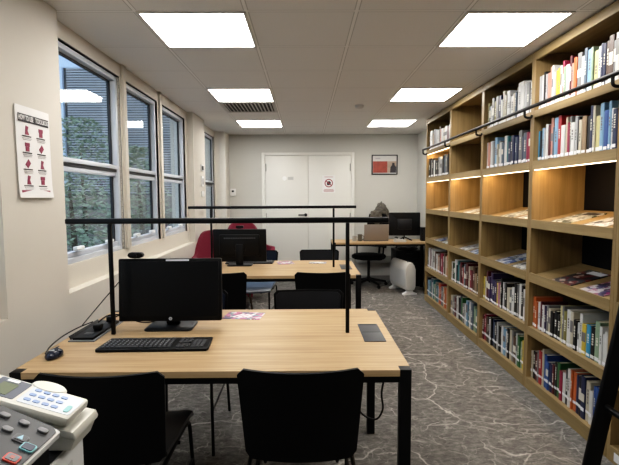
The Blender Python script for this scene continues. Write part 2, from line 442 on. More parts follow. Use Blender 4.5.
def tree(x, y, h, rad, n, label, seed):
    rg = random.Random(seed)
    t = empty('tree', (x, y, -.3), label=label, cat='tree', group='leafy trees outside the windows')
    MB().tube([(0, 0, 0), (.03, .02, h*.4), (-.03, .05, h*.8)], [.06, .045, .02]).build('trunk', mat('bark', (.09, .07, .05), .9), t)
    m = MB()
    for k in range(n):
        a = rg.uniform(0, 2*PI); zz = rg.uniform(.12, 1); rr = rad*math.sqrt(rg.random())*math.sin(PI*min(1, (zz*.85+.12)))**.6
        c = Vector((rr*math.cos(a), rr*math.sin(a), zz*h))
        q = Matrix.Translation(c) @ Matrix.Rotation(rg.uniform(0, 6.28), 4, 'Z') @ Matrix.Rotation(rg.uniform(-.9, .9), 4, 'X') @ Matrix.Rotation(rg.uniform(-.6, .6), 4, 'Y')
        s = rg.uniform(.035, .07)
        vs = [m.bm.verts.new(q @ Vector(p)) for p in ((-s, 0, 0), (-.2*s, -.42*s, 0), (s, 0, 0), (-.2*s, .42*s, 0))]
        m.bm.faces.new(vs)
    lm = mat('leaf%d' % (seed % 2), ((.19, .25, .16), (.25, .31, .21))[seed % 2], .6, noise_amt=.5, nscale=4)
    m.build('foliage', lm, t, smooth=False)
tree(-4.55, 9.6, 3.3, 1.15, 3000, 'leafy green tree seen through the nearest large window', 2)
tree(-2.65, 7.5, 2.5, .55, 1700, 'small leafy tree seen through the middle window', 3)
tree(-3.15, 6.3, 2.25, .62, 900, 'pale green shrubby tree close outside the nearest window', 5)

# ---------------------------------------------------------------- bookcases
CX = 1.60; CB = 1.975
YS = [1.44, 2.385, 3.325, 4.26, 5.20, 6.22]
BANDS = [(0, .085), (.40, .46), (.785, .85), (1.17, 1.23), (1.58, 1.64), (1.94, 1.99), (2.335, 2.395)]
bn = ['partly visible nearest', 'first', 'second', 'third', 'farthest']
bl = ['tall oak bookcase unit beside the black ladder, cut by the right edge of the photo',
      'tall oak bookcase unit just beyond the black ladder, full of books',
      'tall oak bookcase unit, second one beyond the ladder, books on four shelves',
      'tall oak bookcase unit with its two topmost shelves empty',
      'tall oak bookcase unit farthest from the camera, beside the desk at the back']
for i in range(5):
    y0, y1 = YS[i]+.001, YS[i+1]-.001; W = y1-y0
    r = empty('bookcase', (CX, y0, 0), label=bl[i], cat='bookcase', group='oak bookcase units along the right wall')
    D = CB-CX; T = .026
    for a in (0, W-T): MB().box(.001, D, a, a+T, 0, 2.395, bev=.001).build('side_panel', OAK_V, r, smooth=False)
    for k, (z0, z1) in enumerate(BANDS):
        if k in (2, 3):
            rise = .065
            MB().prism([(0, z0), (0, z1), (.014, z1), (.015, z1-.018), (D-.01, z1+rise), (D-.01, z1+rise-.03), (.03, z0)], T+.0005, W-T-.0005, ax='y').build('display_shelf', OAK_H, r, smooth=False)
        elif k == 0:
            MB().box(0, D, T+.0005, W-T-.0005, z0, z1, bev=.001).build('plinth', OAK_H, r, smooth=False)
        elif k == 6:
            m = MB(); m.box(0, .025, T+.0005, W-T-.0005, z0, z1, bev=.001); m.box(.025, D, T+.0005, W-T-.0005, z1-.02, z1)
            m.build('top_panel', OAK_H, r, smooth=False)
        else:
            m = MB(); m.box(0, .022, T+.0005, W-T-.0005, z0, z1, bev=.001); m.box(.0221, D-.01, T+.0005, W-T-.0005, z1-.028, z1-.0005)
            m.build('shelf', OAK_H, r, smooth=False)
    MB().box(D, D+.012, 0, W, 0, 2.395).build('back_panel', BLACKP, r, smooth=False)
    lit = [4] + ([5] if i == 4 else [])
    for k in lit:
        z0 = BANDS[k][0]
        MB().box(.006, .018, T+.01, W-T-.01, z0-.005, z0-.0005).build('light_strip', LEDS, r, smooth=False)
        L = bpy.data.lights.new('shelf_glow', 'AREA'); L.shape = 'RECTANGLE'; L.size = .03; L.size_y = W-.1
        L.energy = 3.4; L.color = (1, .66, .35)
        lo = bpy.data.objects.new('shelf_glow', L); col.objects.link(lo); lo.location = (CX+.045, y0+W/2, z0+.008); lo.rotation_euler = (0, R(-22), 0)
    if i == 0:
        MB().box(-.0015, 0, .60, .88, .02, .065).build('label_holder', STICK, r, smooth=False)

# ------------------------------------------------ books
PAL = {'white': (.72, .72, .70), 'cream': (.60, .54, .40), 'black': (.012, .012, .014), 'grey': (.22, .22, .22), 'pale grey': (.48, .49, .50),
       'navy': (.015, .025, .09), 'blue': (.02, .09, .33), 'light blue': (.22, .42, .62), 'cyan': (.02, .32, .55), 'teal': (.02, .17, .19),
       'red': (.42, .015, .02), 'crimson': (.36, .01, .06), 'maroon': (.12, .012, .02), 'orange': (.62, .13, .015), 'salmon': (.60, .27, .20),
       'yellow': (.70, .52, .02), 'pale yellow': (.66, .60, .28), 'olive': (.25, .22, .05), 'brown': (.11, .055, .03), 'tan': (.33, .22, .12),
       'green': (.03, .16, .05), 'pale green': (.28, .40, .26), 'slate': (.10, .14, .19), 'purple': (.05, .03, .10), 'pink': (.60, .25, .33), 'lavender': (.33, .32, .46)}
W_, C_, B_, G_, P_, N_, U_, L_, Y_, T_, R_, K_, M_, O_, S_, V_, F_, E_, H_, J_, X_, Q_, A_, D_, I_, Z_ = (
    'white', 'cream', 'black', 'grey', 'pale grey', 'navy', 'blue', 'light blue', 'cyan', 'teal', 'red', 'crimson', 'maroon', 'orange', 'salmon',
    'yellow', 'pale yellow', 'olive', 'brown', 'tan', 'green', 'pale green', 'slate', 'purple', 'pink', 'lavender')
ROWS = {  # (bay, shelf band): colours from the far end (left in the photo) to the near end, fill fraction, heights
 (1, 5): ([P_, W_, B_, P_, S_, S_, W_, P_, V_, V_, W_, K_, Q_, W_, M_, S_, O_, G_, P_, A_, L_, Q_, F_, W_, N_, N_, H_, H_, G_, W_, Z_], (.21, .26)),
 (1, 4): ([Y_, B_, L_, P_, W_, M_, S_, A_, L_, R_, W_, C_, K_, G_, W_, P_, B_, C_, J_, B_, N_, C_, F_, L_, U_, L_, W_, N_, W_], (.20, .27)),
 (1, 1): ([O_, O_, W_, M_, W_, D_, G_, C_, B_, B_, B_, F_, G_, E_, W_, C_, B_, W_, W_, V_, Y_, B_, Q_, W_, W_, W_, G_], (.17, .24)),
 (1, 0): ([C_, B_, M_, G_, R_, C_, U_, U_, N_, M_, B_, X_, K_, W_, B_, W_, O_, O_, N_, B_, N_, C_, W_, U_, U_, P_, N_, B_], (.19, .26)),
 (2, 5): ([F_, A_, W_, G_, E_, G_, N_, W_, C_, C_, W_, P_, W_, C_, A_, G_, W_, W_, P_, G_, W_, C_], (.18, .27)),
 (2, 4): ([W_, S_, W_, P_, G_, L_, C_, G_, W_, A_, W_, T_, N_, B_, N_, A_, N_, G_, N_, A_, K_, K_, M_], (.19, .26)),
 (2, 1): ([V_, C_, M_, D_, D_, N_, D_, V_, I_, C_, B_, W_, G_, B_, C_, G_, W_, B_, G_, W_, B_, W_, P_], (.18, .27)),
 (2, 0): ([M_, K_, H_, B_, W_, B_, N_, A_, B_, P_, B_, G_, W_, L_, W_, B_, C_, G_, H_, P_, X_, Q_, V_, V_], (.20, .25)),
 (3, 1): ([W_, B_, X_, W_, B_, T_, G_, M_, B_, R_, W_, A_, H_, M_, C_, K_, M_, H_, J_, B_, W_], (.19, .26)),
 (3, 0): ([C_, G_, M_, H_, W_, B_, D_, X_, G_, W_, L_, T_, W_, A_, Q_, Q_, T_, G_], (.20, .27)),
 (4, 5): ([B_, W_, J_, G_, P_, W_, H_, S_, W_, C_, W_, M_, P_], (.19, .25)),
 (4, 4): ([B_, G_, B_, W_, B_, B_, G_, W_, P_, B_, A_, G_, B_, P_], (.19, .25)),
 (4, 1): ([B_, W_, M_, W_, G_, W_, H_, W_, S_, C_, M_, K_, W_, H_, C_, O_, M_], (.19, .27)),
 (4, 0): ([B_, L_, T_, A_, W_, T_, Q_, G_, T_, L_, O_, R_, A_, C_, O_, S_, G_], (.19, .26)),
 (0, 1): ([W_, P_, C_, W_, B_, G_], (.19, .24)),
}
SHN = {5: 'top shelf', 4: 'second shelf down', 1: 'second lowest shelf', 0: 'bottom shelf'}
ORD = ['first', 'second', 'third', 'fourth', 'fifth', 'sixth', 'seventh', 'eighth', 'ninth', 'tenth', '11th', '12th', '13th', '14th', '15th', '16th', '17th',
       '18th', '19th', '20th', '21st', '22nd', '23rd', '24th', '25th', '26th', '27th', '28th', '29th', '30th', '31st', '32nd']
BAYN = ['bookcase behind the ladder', 'bookcase nearest the ladder', 'second bookcase beyond ladder', 'third bookcase beyond ladder', 'farthest bookcase']
PAL = {k: tuple(v*.70+.08*(sum(c)/3) for v in c) for k, c in PAL.items()}
bookmats = {k: mat('book_'+k.replace(' ', '_'), c, .45, noise_amt=.08, nscale=40) for k, c in PAL.items()}
TITLE = {True: mat('title_light', (.62, .6, .52), .5), False: mat('title_dark', (.16, .15, .15), .5)}
LABM = {}
def book(colr, t, h, d, loc, label, group, row):
    m = MB()
    m.prism([(.002, 0), (0, t*.25), (0, t*.75), (.002, t), (.004, t), (.004, 0)], 0, h, ax='z')
    m.box(.0035, d, 0, .0022, 0, h); m.box(.0035, d, t-.0022, t, 0, h)
    o = m.build('book', bookmats[colr], smooth=False, loc=loc)
    tag(o, label, 'book', group)
    MB().box(.0045, d-.004, .0023, t-.0023, .003, h-.004).build('pages', PAGES, o, smooth=False)
    zl = .006 if row != 0 else .045
    zl += rnd.uniform(0, .006)
    MB().box(-.0012, -.0002, t*.08, t*.92, zl, zl+rnd.uniform(.014, .022)).build('spine_label', STICK, o, smooth=False)
    if rnd.random() < .6:
        lum = sum(PAL[colr])/3; z0 = h*rnd.uniform(.38, .55); z1 = z0+h*rnd.uniform(.18, .36)
        n_ = MB(); 
        if rnd.random() < .22: n_.box(-.0010, -.0002, t*.05, t*.95, z0, z1)
        else:
            zz = z0
            while zz < z1:
                q = rnd.uniform(.006, .016); n_.box(-.0010, -.0002, t*.33, t*.66, zz, zz+q); zz += q+.005
        n_.build('title_print', TITLE[lum < .25], o, smooth=False)
for (bay, sh), (cols, (h0, h1)) in ROWS.items():
    ya, yb = YS[bay]+.030, YS[bay+1]-.030
    z = BANDS[sh][1]
    n = len(cols); full = .98 if bay != 0 else .30
    avail = (yb-ya)*full
    ws = [rnd.uniform(.6, 1.4) for _ in cols]; s = sum(ws); ws = [a/s*avail for a in ws]
    y = yb
    for k, (c, wd) in enumerate(zip(cols, ws)):
        y -= wd
        hmax = (BANDS[sh+1][0]-z)-.02
        h = min(rnd.uniform(h0, h1), hmax)
        d = rnd.uniform(.14, .20) if h < .23 else rnd.uniform(.17, .24)
        lab = '%s book, %s from the far end, %s, %s' % (c, ORD[k], SHN[sh], BAYN[bay])
        book(c, wd-.0012, h, d, (CX+.026+rnd.uniform(0, .010), y, z+.0003), lab, 'books on the %s of the %s' % (SHN[sh], BAYN[bay]), sh)

# ------------------------------------------------ magazines on the sloping shelves
MAGC = [('white and grey', [(.5, .5, .48), (.06, .07, .06), (.5, .5, .48), (.2, .22, .2), (.03, .05, .03)]),
        ('pink and purple', [(.55, .53, .54), (.28, .04, .13), (.08, .07, .15), (.55, .53, .54), (.40, .2, .28), (.03, .03, .05)]),
        ('dark red and black', [(.03, .03, .035), (.14, .02, .02), (.04, .05, .06), (.45, .35, .3), (.02, .02, .02)]),
        ('blue and black', [(.03, .06, .2), (.02, .02, .03), (.5, .55, .6), (.05, .1, .3), (.6, .6, .6)]),
        ('black and white', [(.03, .03, .03), (.65, .65, .63), (.05, .05, .05), (.4, .4, .4), (.5, .5, .5)]),
        ('green and white', [(.04, .10, .05), (.65, .65, .6), (.3, .35, .25), (.7, .7, .66), (.1, .12, .1)])]
MM = [print_mat('cover_%d' % k, c, 34, seed=k*3.1) for k, (_, c) in enumerate(MAGC)]
plan = {(1, 3): [(.30, 4), (.68, 0)], (1, 2): [(.27, 1), (.60, 2)], (2, 3): [(.24, 4), (.55, 0)], (2, 2): [(.28, 4), (.6, 3)],
        (3, 3): [(.25, 0), (.58, 4)], (3, 2): [(.30, 3), (.62, 4)], (4, 3): [(.22, 0), (.55, 0)], (4, 2): [(.30, 4), (.6, 3)], (0, 3): [(.72, 0)], (0, 2): [(.7, 4)]}
for (bay, k), lst in plan.items():
    z1 = BANDS[k][1]; D = CB-CX
    sl = math.atan2(.065+.018, D-.025)
    for q, (f, c) in enumerate(lst):
        W = YS[bay+1]-YS[bay]; yc = YS[bay]+W*f
        o = empty('magazine', (CX+.018, yc, z1-.018+.0012), rot=(0, -sl, R(rnd.uniform(-3, 3))),
                  label='%s magazine, %s sloping shelf, %s, %s one' % (MAGC[c][0], 'upper' if k == 3 else 'lower', BAYN[bay], ('nearer', 'farther')[q]),
                  cat='magazine', group='magazines on the sloping display shelves')
        MB().box(.002, .29, -.105, .105, 0, .006, bev=.001).build('cover', MM[c], o, smooth=False)
        MB().box(.225, .275, -.09, .05, .006, .0068).build('title_print', STICK if c not in (0,) else INK, o, smooth=False)

# ------------------------------------------------ ladder rail and ladder
r = empty('ladder_rail', (1.539, 1.3, 2.000), label='black tubular ladder rail running along the bookcases', cat='rail')
MB().tube([(0, 0, 0), (0, 4.86, 0)], .0125, seg=12).build('rail_tube', MBLK, r)
for yb in [YS[1], YS[2], YS[3], YS[4], 6.16]:
    y = yb-1.3
    MB().tube(fillet([(0, y-.012, 0), (0, y-.012, -.055), (.045, y-.012, -.058), (.0512, y-.012, -.040)], .03), .009).build('bracket', MBLK, r)
# leaning ladder
lad = empty('library_ladder', (1.136, 1.86, 0), label='black metal library ladder leaning on the bookcase rail', cat='ladder')
th = math.atan2(.364, 1.98)
Ml = Matrix.Rotation(th, 4, 'Y')
for yy in (0, -.44):
    o = MB().box(-.034, .034, yy-.011, yy+.011, .02, 2.08, bev=.006, mtx=Ml).build('stringer', MBLK, lad)
    MB().box(-.04, .04, yy-.016, yy+.016, .003, .05, bev=.008, mtx=Ml).build('rubber_foot', PBLK, o)
    MB().tube([(Ml @ Vector((0, yy, 2.04))), (Ml @ Vector((0, yy, 2.09))), (Ml @ Vector((.03, yy, 2.12)))], .010).build('hook', MBLK, o)
for k in range(7):
    zz = .25+.29*k
    MB().tube([Ml @ Vector((0, .02, zz)), Ml @ Vector((0, -.46, zz))], .0125, seg=10).build('rung', MBLK, lad)

# ---------------------------------------------------------------- desks
def desk(loc, W, D, label, rail=True, grommet=True, group=None):
    T = .74; r = empty('desk', loc, label=label, cat='desk', group=group); s = .045
    pts = [(s, 0), (W-s, 0), (W-s, s), (W, s), (W, D-s), (W-s, D-s), (W-s, D), (s, D), (s, D-s), (0, D-s), (0, s), (s, s)]
    MB().prism(pts, T-.025, T, ax='z').build('desktop', OAK_X, r, smooth=False)
    m = MB()
    for a, b, c, d in ((s+.0005, W-s-.0005, .008, .038), (s+.0005, W-s-.0005, D-.038, D-.008), (.008, .038, s+.0005, D-s-.0005), (W-.038, W-.008, s+.0005, D-s-.0005)):
        m.box(a, b, c, d, T-.052, T-.0255)
    m.build('frame', MBLK, r, smooth=False)
    for a in (0.0005, W-s+.0005):
        for b in (0.0005, D-s+.0005):
            MB().box(a, a+s-.001, b, b+s-.001, 0, T, bev=.002).build('leg', MBLK, r)
    return r
DX0, DX1, DY0, DY1 = -1.125, .402, 1.728, 2.70
d1 = desk((DX0, DY0, 0), DX1-DX0, DY1-DY0, 'long oak desk with black legs in the foreground', group='oak desks with black metal legs')
d2 = desk((-1.07, 3.87, 0), 1.535, .93, 'long oak desk with black legs, middle of the room', group='oak desks with black metal legs')
d3 = desk((.385, 6.62, 0), 1.42, .52, 'oak desk against the back of the room by the last bookcase', group='oak desks with black metal legs')
def lamp_bar(loc, W, px0, px1, H, label):
    r = empty('desk_light_bar', loc, label=label, cat='light bar', group='slim black light bars over the desks')
    MB().box(0, W, -.016, .016, H-.026, H, bev=.006).build('light_bar', MBLK, r)
    for x in (px0, px1):
        p = MB().box(x-.009, x+.009, -.009, .009, .0, H-.0265, bev=.003).build('post', MBLK, r)
lamp_bar((-1.135, 2.22, .7405), 1.53, .205, 1.335, .56, 'slim black light bar on two posts along the foreground desk')
lamp_bar((-1.085, 4.33, .7405), 1.555, .21, 1.345, .575, 'slim black light bar on two posts along the middle desk')
# socket hatches
def hatch(loc, rz, opened, label):
    r = empty('socket_hatch', loc, rz, label=label, cat='socket hatch', group='flush socket hatches in the desks')
    if not opened:
        MB().box(-.05, .05, -.145, .145, .0, .003, bev=.001).build('cover_plate', GREYP, r)
        MB().box(-.043, .043, -.003, .0, .003, .0038).build('seam', PBLK, r)
        MB().box(-.043, .043, .125, .13, .003, .0038).build('seam', PBLK, r)
    else:
        m = MB()
        for a, b, c, d in ((-.06, .06, -.17, -.155), (-.06, .06, .155, .17), (-.06, -.048, -.155, .155), (.048, .06, -.155, .155)): m.box(a, b, c, d, 0, .006, bev=.001)
        m.build('frame', mat('mid_grey_metal', (.16, .165, .17), .4), r)
        t = MB().box(-.047, .047, -.154, .154, 0, .016, bev=.002).build('socket_block', PBLK, r)
        for k in range(3):
            MB().box(-.02, .02, -.11+.09*k, -.07+.09*k, .0162, .018, bev=.0006).build('socket', KEYC, t)
        MB().box(-.05, -.044, -.15, .15, .006, .05, bev=.002, mtx=Matrix.Rotation(R(-28), 4, 'Y')).build('lid', PBLK2, r)
        MB().box(.0, .035, .10, .145, .0185, .045, bev=.004).build('plug', PBLK, r)
        MB().box(-.005, .03, -.04, 0, .0185, .042, bev=.004).build('plug', PBLK, r)
hatch((.315, 2.22, .7403), 0, False, 'closed grey socket hatch at the right end of the foreground desk')
hatch((.372, 4.33, .7403), 0, False, 'closed grey socket hatch at the right end of the middle desk')
hatch((-1.03, 2.27, .7403), 0, True, 'open black socket hatch with plugged cables at the left of the foreground desk')

# ---------------------------------------------------------------- meeting chairs
def make_chair(frontm, seatm):
    r = empty('meeting_chair')
    # backrest (faces +y towards desk when rz=0); local: seat centre (0,.22), back at y=0
    def back(u, v, off=0, wsc=1.0, z0=.468, z1=.812):
        x = (u-.5)*2; w = (.199+.019*v)*wsc
        # rounded corners by pulling height in at the sides
        zz = z0+(z1-z0)*v
        cr = max(0, abs(x)-.88)/.12
        mid = (z0+z1)/2
        zz = mid+(zz-mid)*(1-.13*(1-math.sqrt(max(0, 1-cr*cr))) - .0)
        zz += .004*(x*x-.5)*(v-.5)*2
        bend = .045*x*x
        y = -.055*(v)+bend+off
        return (x*w, y, zz), (-.09*x*2, 1, .16)
    MB().sheet(lambda u, v: back(u, v), 20, 10, .010).build('backrest', SHELL, r)
    MB().sheet(lambda u, v: back(u, v, .012, .93, .50, .80), 20, 10, .010).build('back_front', frontm, r)  # thin front layer; its grey version is coloured as if lit from ahead
    def seat(u, v):
        x = (u-.5)*2; w = .205+.012*(v-.5)
        cr = max(0, abs(x)-.75)/.25; yy = .03+.43*v; mid = .245
        yy = mid+(yy-mid)*(1-.14*(1-math.sqrt(max(0, 1-cr*cr))))
        z = .452+.016*x*x-.03*max(0, v-.75)**2*8+.012*(1-v)
        return (x*w, yy, z), (-.1*x, .0, 1)
    MB().sheet(seat, 18, 12, .016).build('seat', seatm, r)
    # spine bracket joining seat and back
    for s in (-1, 1):
        MB().tube(fillet([(s*.13, .10, .437), (s*.13, .045, .437), (s*.13, .035, .50), (s*.13, .030, .55)], .03), .007).build('back_support', MBLK, r)
        MB().tube(fillet([(s*.188, .24, .436), (s*.188, -.035, .436), (s*.205, -.065, .004)], .05), .0085).build('leg', MBLK, r)
        MB().tube(fillet([(s*.188, .24, .436), (s*.192, .425, .430), (s*.205, .47, .004)], .05), .0085).build('leg', MBLK, r)
        MB().tube([(s*.199, .442, .24), (s*.198, -.052, .24)], .006).build('stretcher', MBLK, r)
    MB().tube([(-.205, .22, .434), (.205, .22, .434)], .007).build('stretcher', MBLK, r)
    return r
ch0 = make_chair(FRONTLIT, LEATHER); ch1 = make_chair(PADN, SEATSHEEN)
chairs = [
 (ch0, -.700, 1.555, 1, 'black moulded chair behind the printer, pushed up to the foreground desk', 1.0),
 (None, -.02, 1.575, 0, 'black moulded chair at the near side of the foreground desk, in the photo\'s bottom middle', 1.0),
 (None, .015, 2.885, 180, 'black chair with lit-toned front facing the camera at the far side of the foreground desk', 1.0),
 (None, .13, 3.62, 0, 'black moulded chair turned away at the near right of the middle desk', 1.0),
 (None, -.68, 3.62, 2, 'black moulded chair turned away at the near left of the middle desk', 1.0),
 (None, .15, 5.12, 180, 'black chair with lit-toned front facing the camera at the far right of the middle desk', 1.0),
 (ch1, -.71, 2.90, 180, 'navy padded chair behind the foreground monitor', 1.0),
 ('n', -.52, 5.10, 174, 'navy padded chair with blue-grey seat behind the middle desk\'s monitor', 1.0)]
for src, x, y, rz, lb, sc in chairs:
    c = src if (src is ch0 or src is ch1) else copy_tree(ch1 if src == 'n' else ch0)
    c.location = (x, y, 0); c.rotation_euler = (0, 0, R(rz)); tag(c, lb, 'chair', 'moulded meeting chairs at the desks')

# ---------------------------------------------------------------- monitors, keyboards
def monitor(loc, rz, W, label, cam=True, sticker=False, logo=False, z0=.035, H=.315):
    r = empty('monitor', loc, rz, label=label, cat='monitor')
    MB().prism(rrect(.235, .17, .02, cy=.01), 0, .008, ax='z', bev=.002).build('base', PBLK2, r)
    m = MB(); m.box(-.035, .035, .03, .06, .008, z0+H*.55, bev=.008); m.box(-.06, .06, .012, .05, z0+H*.35, z0+H*.75, bev=.008)
    m.build('stand', PBLK, r)
    tilt = Matrix.Translation((0, 0, z0)) @ Matrix.Rotation(R(-4), 4, 'X')
    m = MB(); m.prism(rrect(W, H, .007, cy=H/2), -.012, .010, ax='y', mtx=tilt, bev=.002); m.box(-W*.38, W*.38, .010, .036, H*.18, H*.85, bev=.012, mtx=tilt)
    m.build('housing', PBLK, r)
    MB().box(-W/2+.014, W/2-.014, -.0135, -.0122, .024, H-.014, mtx=tilt).build('screen', SCREEN, r)
    b = MB()
    for k in range(14): b.box(-W*.30+k*W*.043, -W*.30+k*W*.043+W*.03, .036, .0368, H*.72, H*.76, mtx=tilt)
    b.build('vent_slots', mat('vent_slot_grey', (.06, .062, .066), .4), r)
    if logo:
        m = MB(); m.lathe([(.0085, 0), (.0085, .001)], seg=24, mtx=tilt @ Matrix.Translation((0, -.0122, .012)) @ Matrix.Rotation(R(90), 4, 'X'))
        lo = m.build('round_logo', mat('logo_silver', (.6, .62, .65), .3), r)
        text_obj('logo_letters', 'hp', .011, INK, lo, tilt @ Vector((0, -.0137, .0125)), (R(86), 0, 0), ext=.0002)
    if sticker: MB().box(-.02, .095, -.0155, -.0125, H-.012, H-.004, mtx=tilt).build('white_sticker', STICK, r)
    return r
def webcam(loc, rz, label):
    r = empty('webcam', loc, rz, label=label, cat='webcam', group='black webcams on the monitors')
    MB().prism(rrect(.075, .026, .012, cy=.016), -.017, .012, ax='y', bev=.004).build('body', PBLK, r)
    m = MB(); m.lathe([(.009, 0), (.009, .003), (.006, .004)], mtx=Matrix.Translation((0, -.0172, .016)) @ Matrix.Rotation(R(90), 4, 'X')); m.build('lens', SCREEN, r)
    MB().box(-.02, .02, -.012, .018, .0, .004, bev=.001).build('clip', PBLK, r)
monitor((-.685, 2.335, .7405), R(1), .515, 'black monitor with dark screen on the foreground desk', sticker=True, logo=True)
webcam((-.855, 2.345, 1.094), 0, 'black webcam on top of the foreground monitor')
monitor((-.635, 4.50, .7405), R(180), .51, 'black monitor seen from behind on the middle desk')
webcam((-.635, 4.50, 1.094), R(180), 'black webcam on top of the monitor seen from behind')
def keyboard(loc, rz, label, lit=False):
    r = empty('keyboard', loc, rz, label=label, cat='keyboard')
    m = MB(); m.prism([(-.235, -.085), (.235, -.085), (.242, -.07), (.232, .085), (-.232, .085), (-.242, -.07)], .0, .012, ax='z', bev=.003); m.build('case', PBLK, r)
    km = MB()
    rows = [(-.058, 14), (-.037, 15), (-.016, 15), (.005, 15), (.026, 15), (.055, 15)]
    for yy, n in rows:
        x = -.222
        for k in range(n):
            wk = .0165
            if yy == -.058 and k == 3: wk = .100
            if x+wk > .085: break
            km.box(x, x+wk, yy-.008, yy+.008, .0122, .018, bev=.002, seg=1); x += wk+.0035
        for x0 in (.098, .118, .138): 
            if yy not in (-.016,): km.box(x0, x0+.0165, yy-.008, yy+.008, .0122, .018, bev=.002, seg=1)
        if yy < .03:
            for x0 in (.163, .182, .201): km.box(x0, x0+.0165, yy-.008, yy+.008, .0122, .018, bev=.002, seg=1)
    km.build('keys', KEYC if not lit else KEYC, r, smooth=False)
    g = MB()
    rr = random.Random(3)
    for yy, n in rows[1:5]:
        for k in range(14): g.box(-.2165+k*.02, -.212+k*.02, yy-.002, yy+.003, .0181, .0184)
    g.build('key_legends', mat('legend_grey', (.35, .36, .38), .5), r, smooth=False)
keyboard((-.665, 2.04, .7405), R(1), 'black full-size keyboard on the foreground desk')
keyboard((-.56, 4.64, .7405), R(180), 'black keyboard behind the middle desk monitor')
# mouse
m = MB()
m.lathe([(.022, 0), (.034, .004), (.036, .012), (.032, .024), (.020, .034), (.006, .038)], seg=24)
mo = m.build('mouse', mat('mouse_dark_blue', (.012, .016, .03), .25), loc=(-1.045, 1.90, .7408)); mo.scale = (.85, 1.35, .92)
tag(mo, 'dark computer mouse on the left end of the foreground desk', 'mouse')
MB().box(-.004, .004, .012, .030, .034, .0385, bev=.002).build('scroll_wheel', GREYP, mo)
MB().box(-.012, .012, -.016, -.010, .0345, .0385, bev=.001).build('badge', mat('silver_badge', (.5, .52, .55), .3), mo)
# cables on the desk
def cable(name, pts, rad, label, cat='cable', m_=PBLK):
    P = fillet(pts, .06, 6); o = MB().tube(P, rad, seg=8).build(name, m_)
    return tag(o, label, cat)
cable('cable', [(-1.095, 1.925, .747), (-1.13, 2.02, .746), (-1.13, 2.13, .76), (-1.10, 2.22, .775), (-1.05, 2.27, .79)], .003, 'thin black mouse cable looping from mouse to socket hatch')
cable('cable', [(-1.02, 2.26, .79), (-1.0, 2.33, .81), (-.90, 2.36, .80), (-.80, 2.385, .775), (-.72, 2.395, .80)], .0042, 'black monitor cable running from the socket hatch to the monitor')
cable('cable', [(-1.01, 2.38, .775), (-.96, 2.42, .79), (-.88, 2.41, .746), (-.80, 2.41, .746), (-.735, 2.40, .79)], .0036, 'second black cable lying on the desk behind the keyboard')
cable('cable', [(-1.08, 2.22, .785), (-1.05, 2.36, .86), (-.96, 2.43, .98), (-.90, 2.41, 1.05), (-.87, 2.37, 1.09)], .0025, 'thin black webcam cable rising beside the foreground monitor')
cable('power_cord', [(.31, 2.25, .672), (.375, 2.25, .64), (.395, 2.25, .54), (.370, 2.25, .42), (.385, 2.25, .34), (.35, 2.25, .28), (.28, 2.27, .30), (.22, 2.30, .40), (.20, 2.30, .672)], .005, 'black power cord hanging in a loop under the foreground desk', 'power cord')
# leaflets
LEAF = print_mat('leaflet_print', [(.38, .05, .18), (.55, .5, .53), (.06, .05, .13), (.45, .12, .28), (.2, .02, .08), (.1, .2, .22)], 40, seed=2.2)
def leaflet(loc, rz, c, label, w=.20, h=.14):
    r = empty('leaflet', loc, rz, label=label, cat='leaflet', group='printed leaflets on the desks')
    m = MB(); m.box(-w/2, w/2, -h/2, h/2, 0, .0015); m.build('sheet', LEAF if c == 1 else MM[c], r, smooth=False)
    for a in (-.03, 0, .03): MB().box(-.008, .008, -.04, .04, .0015, .0019, mtx=Matrix.Translation((a, 0, 0)) @ Matrix.Rotation(R(-35), 4, 'Z')).build('white_lettering', WHITE, r, smooth=False)
leaflet((-.345, 2.555, .7405), R(-8), 1, 'pink and purple leaflet near the far edge of the foreground desk', .21, .15)
leaflet((-.205, 4.63, .7405), R(10), 1, 'pink leaflet beside the keyboard on the middle desk', .16, .2)
leaflet((.12, 4.62, .7405), R(-5), 3, 'blue and white leaflet near the far edge of the middle desk', .17, .12)

# ---------------------------------------------------------------- armchairs
def armchair(loc, rz, label, sc=1.0, hb=1.03):
    r = empty('armchair', loc, rz, label=label, cat='armchair', group='crimson tub armchairs by the windows')
    def sh(u, v):   # faces -y; back at +y
        a = R(-118+236*u); x = .295*math.sin(a); y = .06+.28*math.cos(a)
        k = abs(2*u-1); top = .70+(hb-.70)*(1/(1+math.exp((k-.34)*20)))
        if k > .85: top -= (k-.85)*.5
        z = .20+(top-.20)*v
        f = 1+.20*v
        return (x*f, y*f, z), (math.sin(a), math.cos(a), 0)
    MB().sheet(sh, 40, 8, .055).build('shell', RED, r)
    MB().prism(rrect(.44, .46, .12, cy=-.03), .28, .43, ax='z', bev=.03).build('seat_cushion', RED, r)
    for a in (-.2, .2):
        for b in (-.2, .22): MB().tube([(a, b, .281), (a*1.15, b*1.1, .002)], [.016, .01]).build('leg', mat('dark_wood', (.05, .03, .02), .5), r)
armchair((-.93, 5.46, 0), R(30), 'crimson tub armchair nearest the windows', hb=.99)
armchair((-.78, 6.35, 0), R(20), 'crimson tub armchair in front of the double door', hb=1.04)

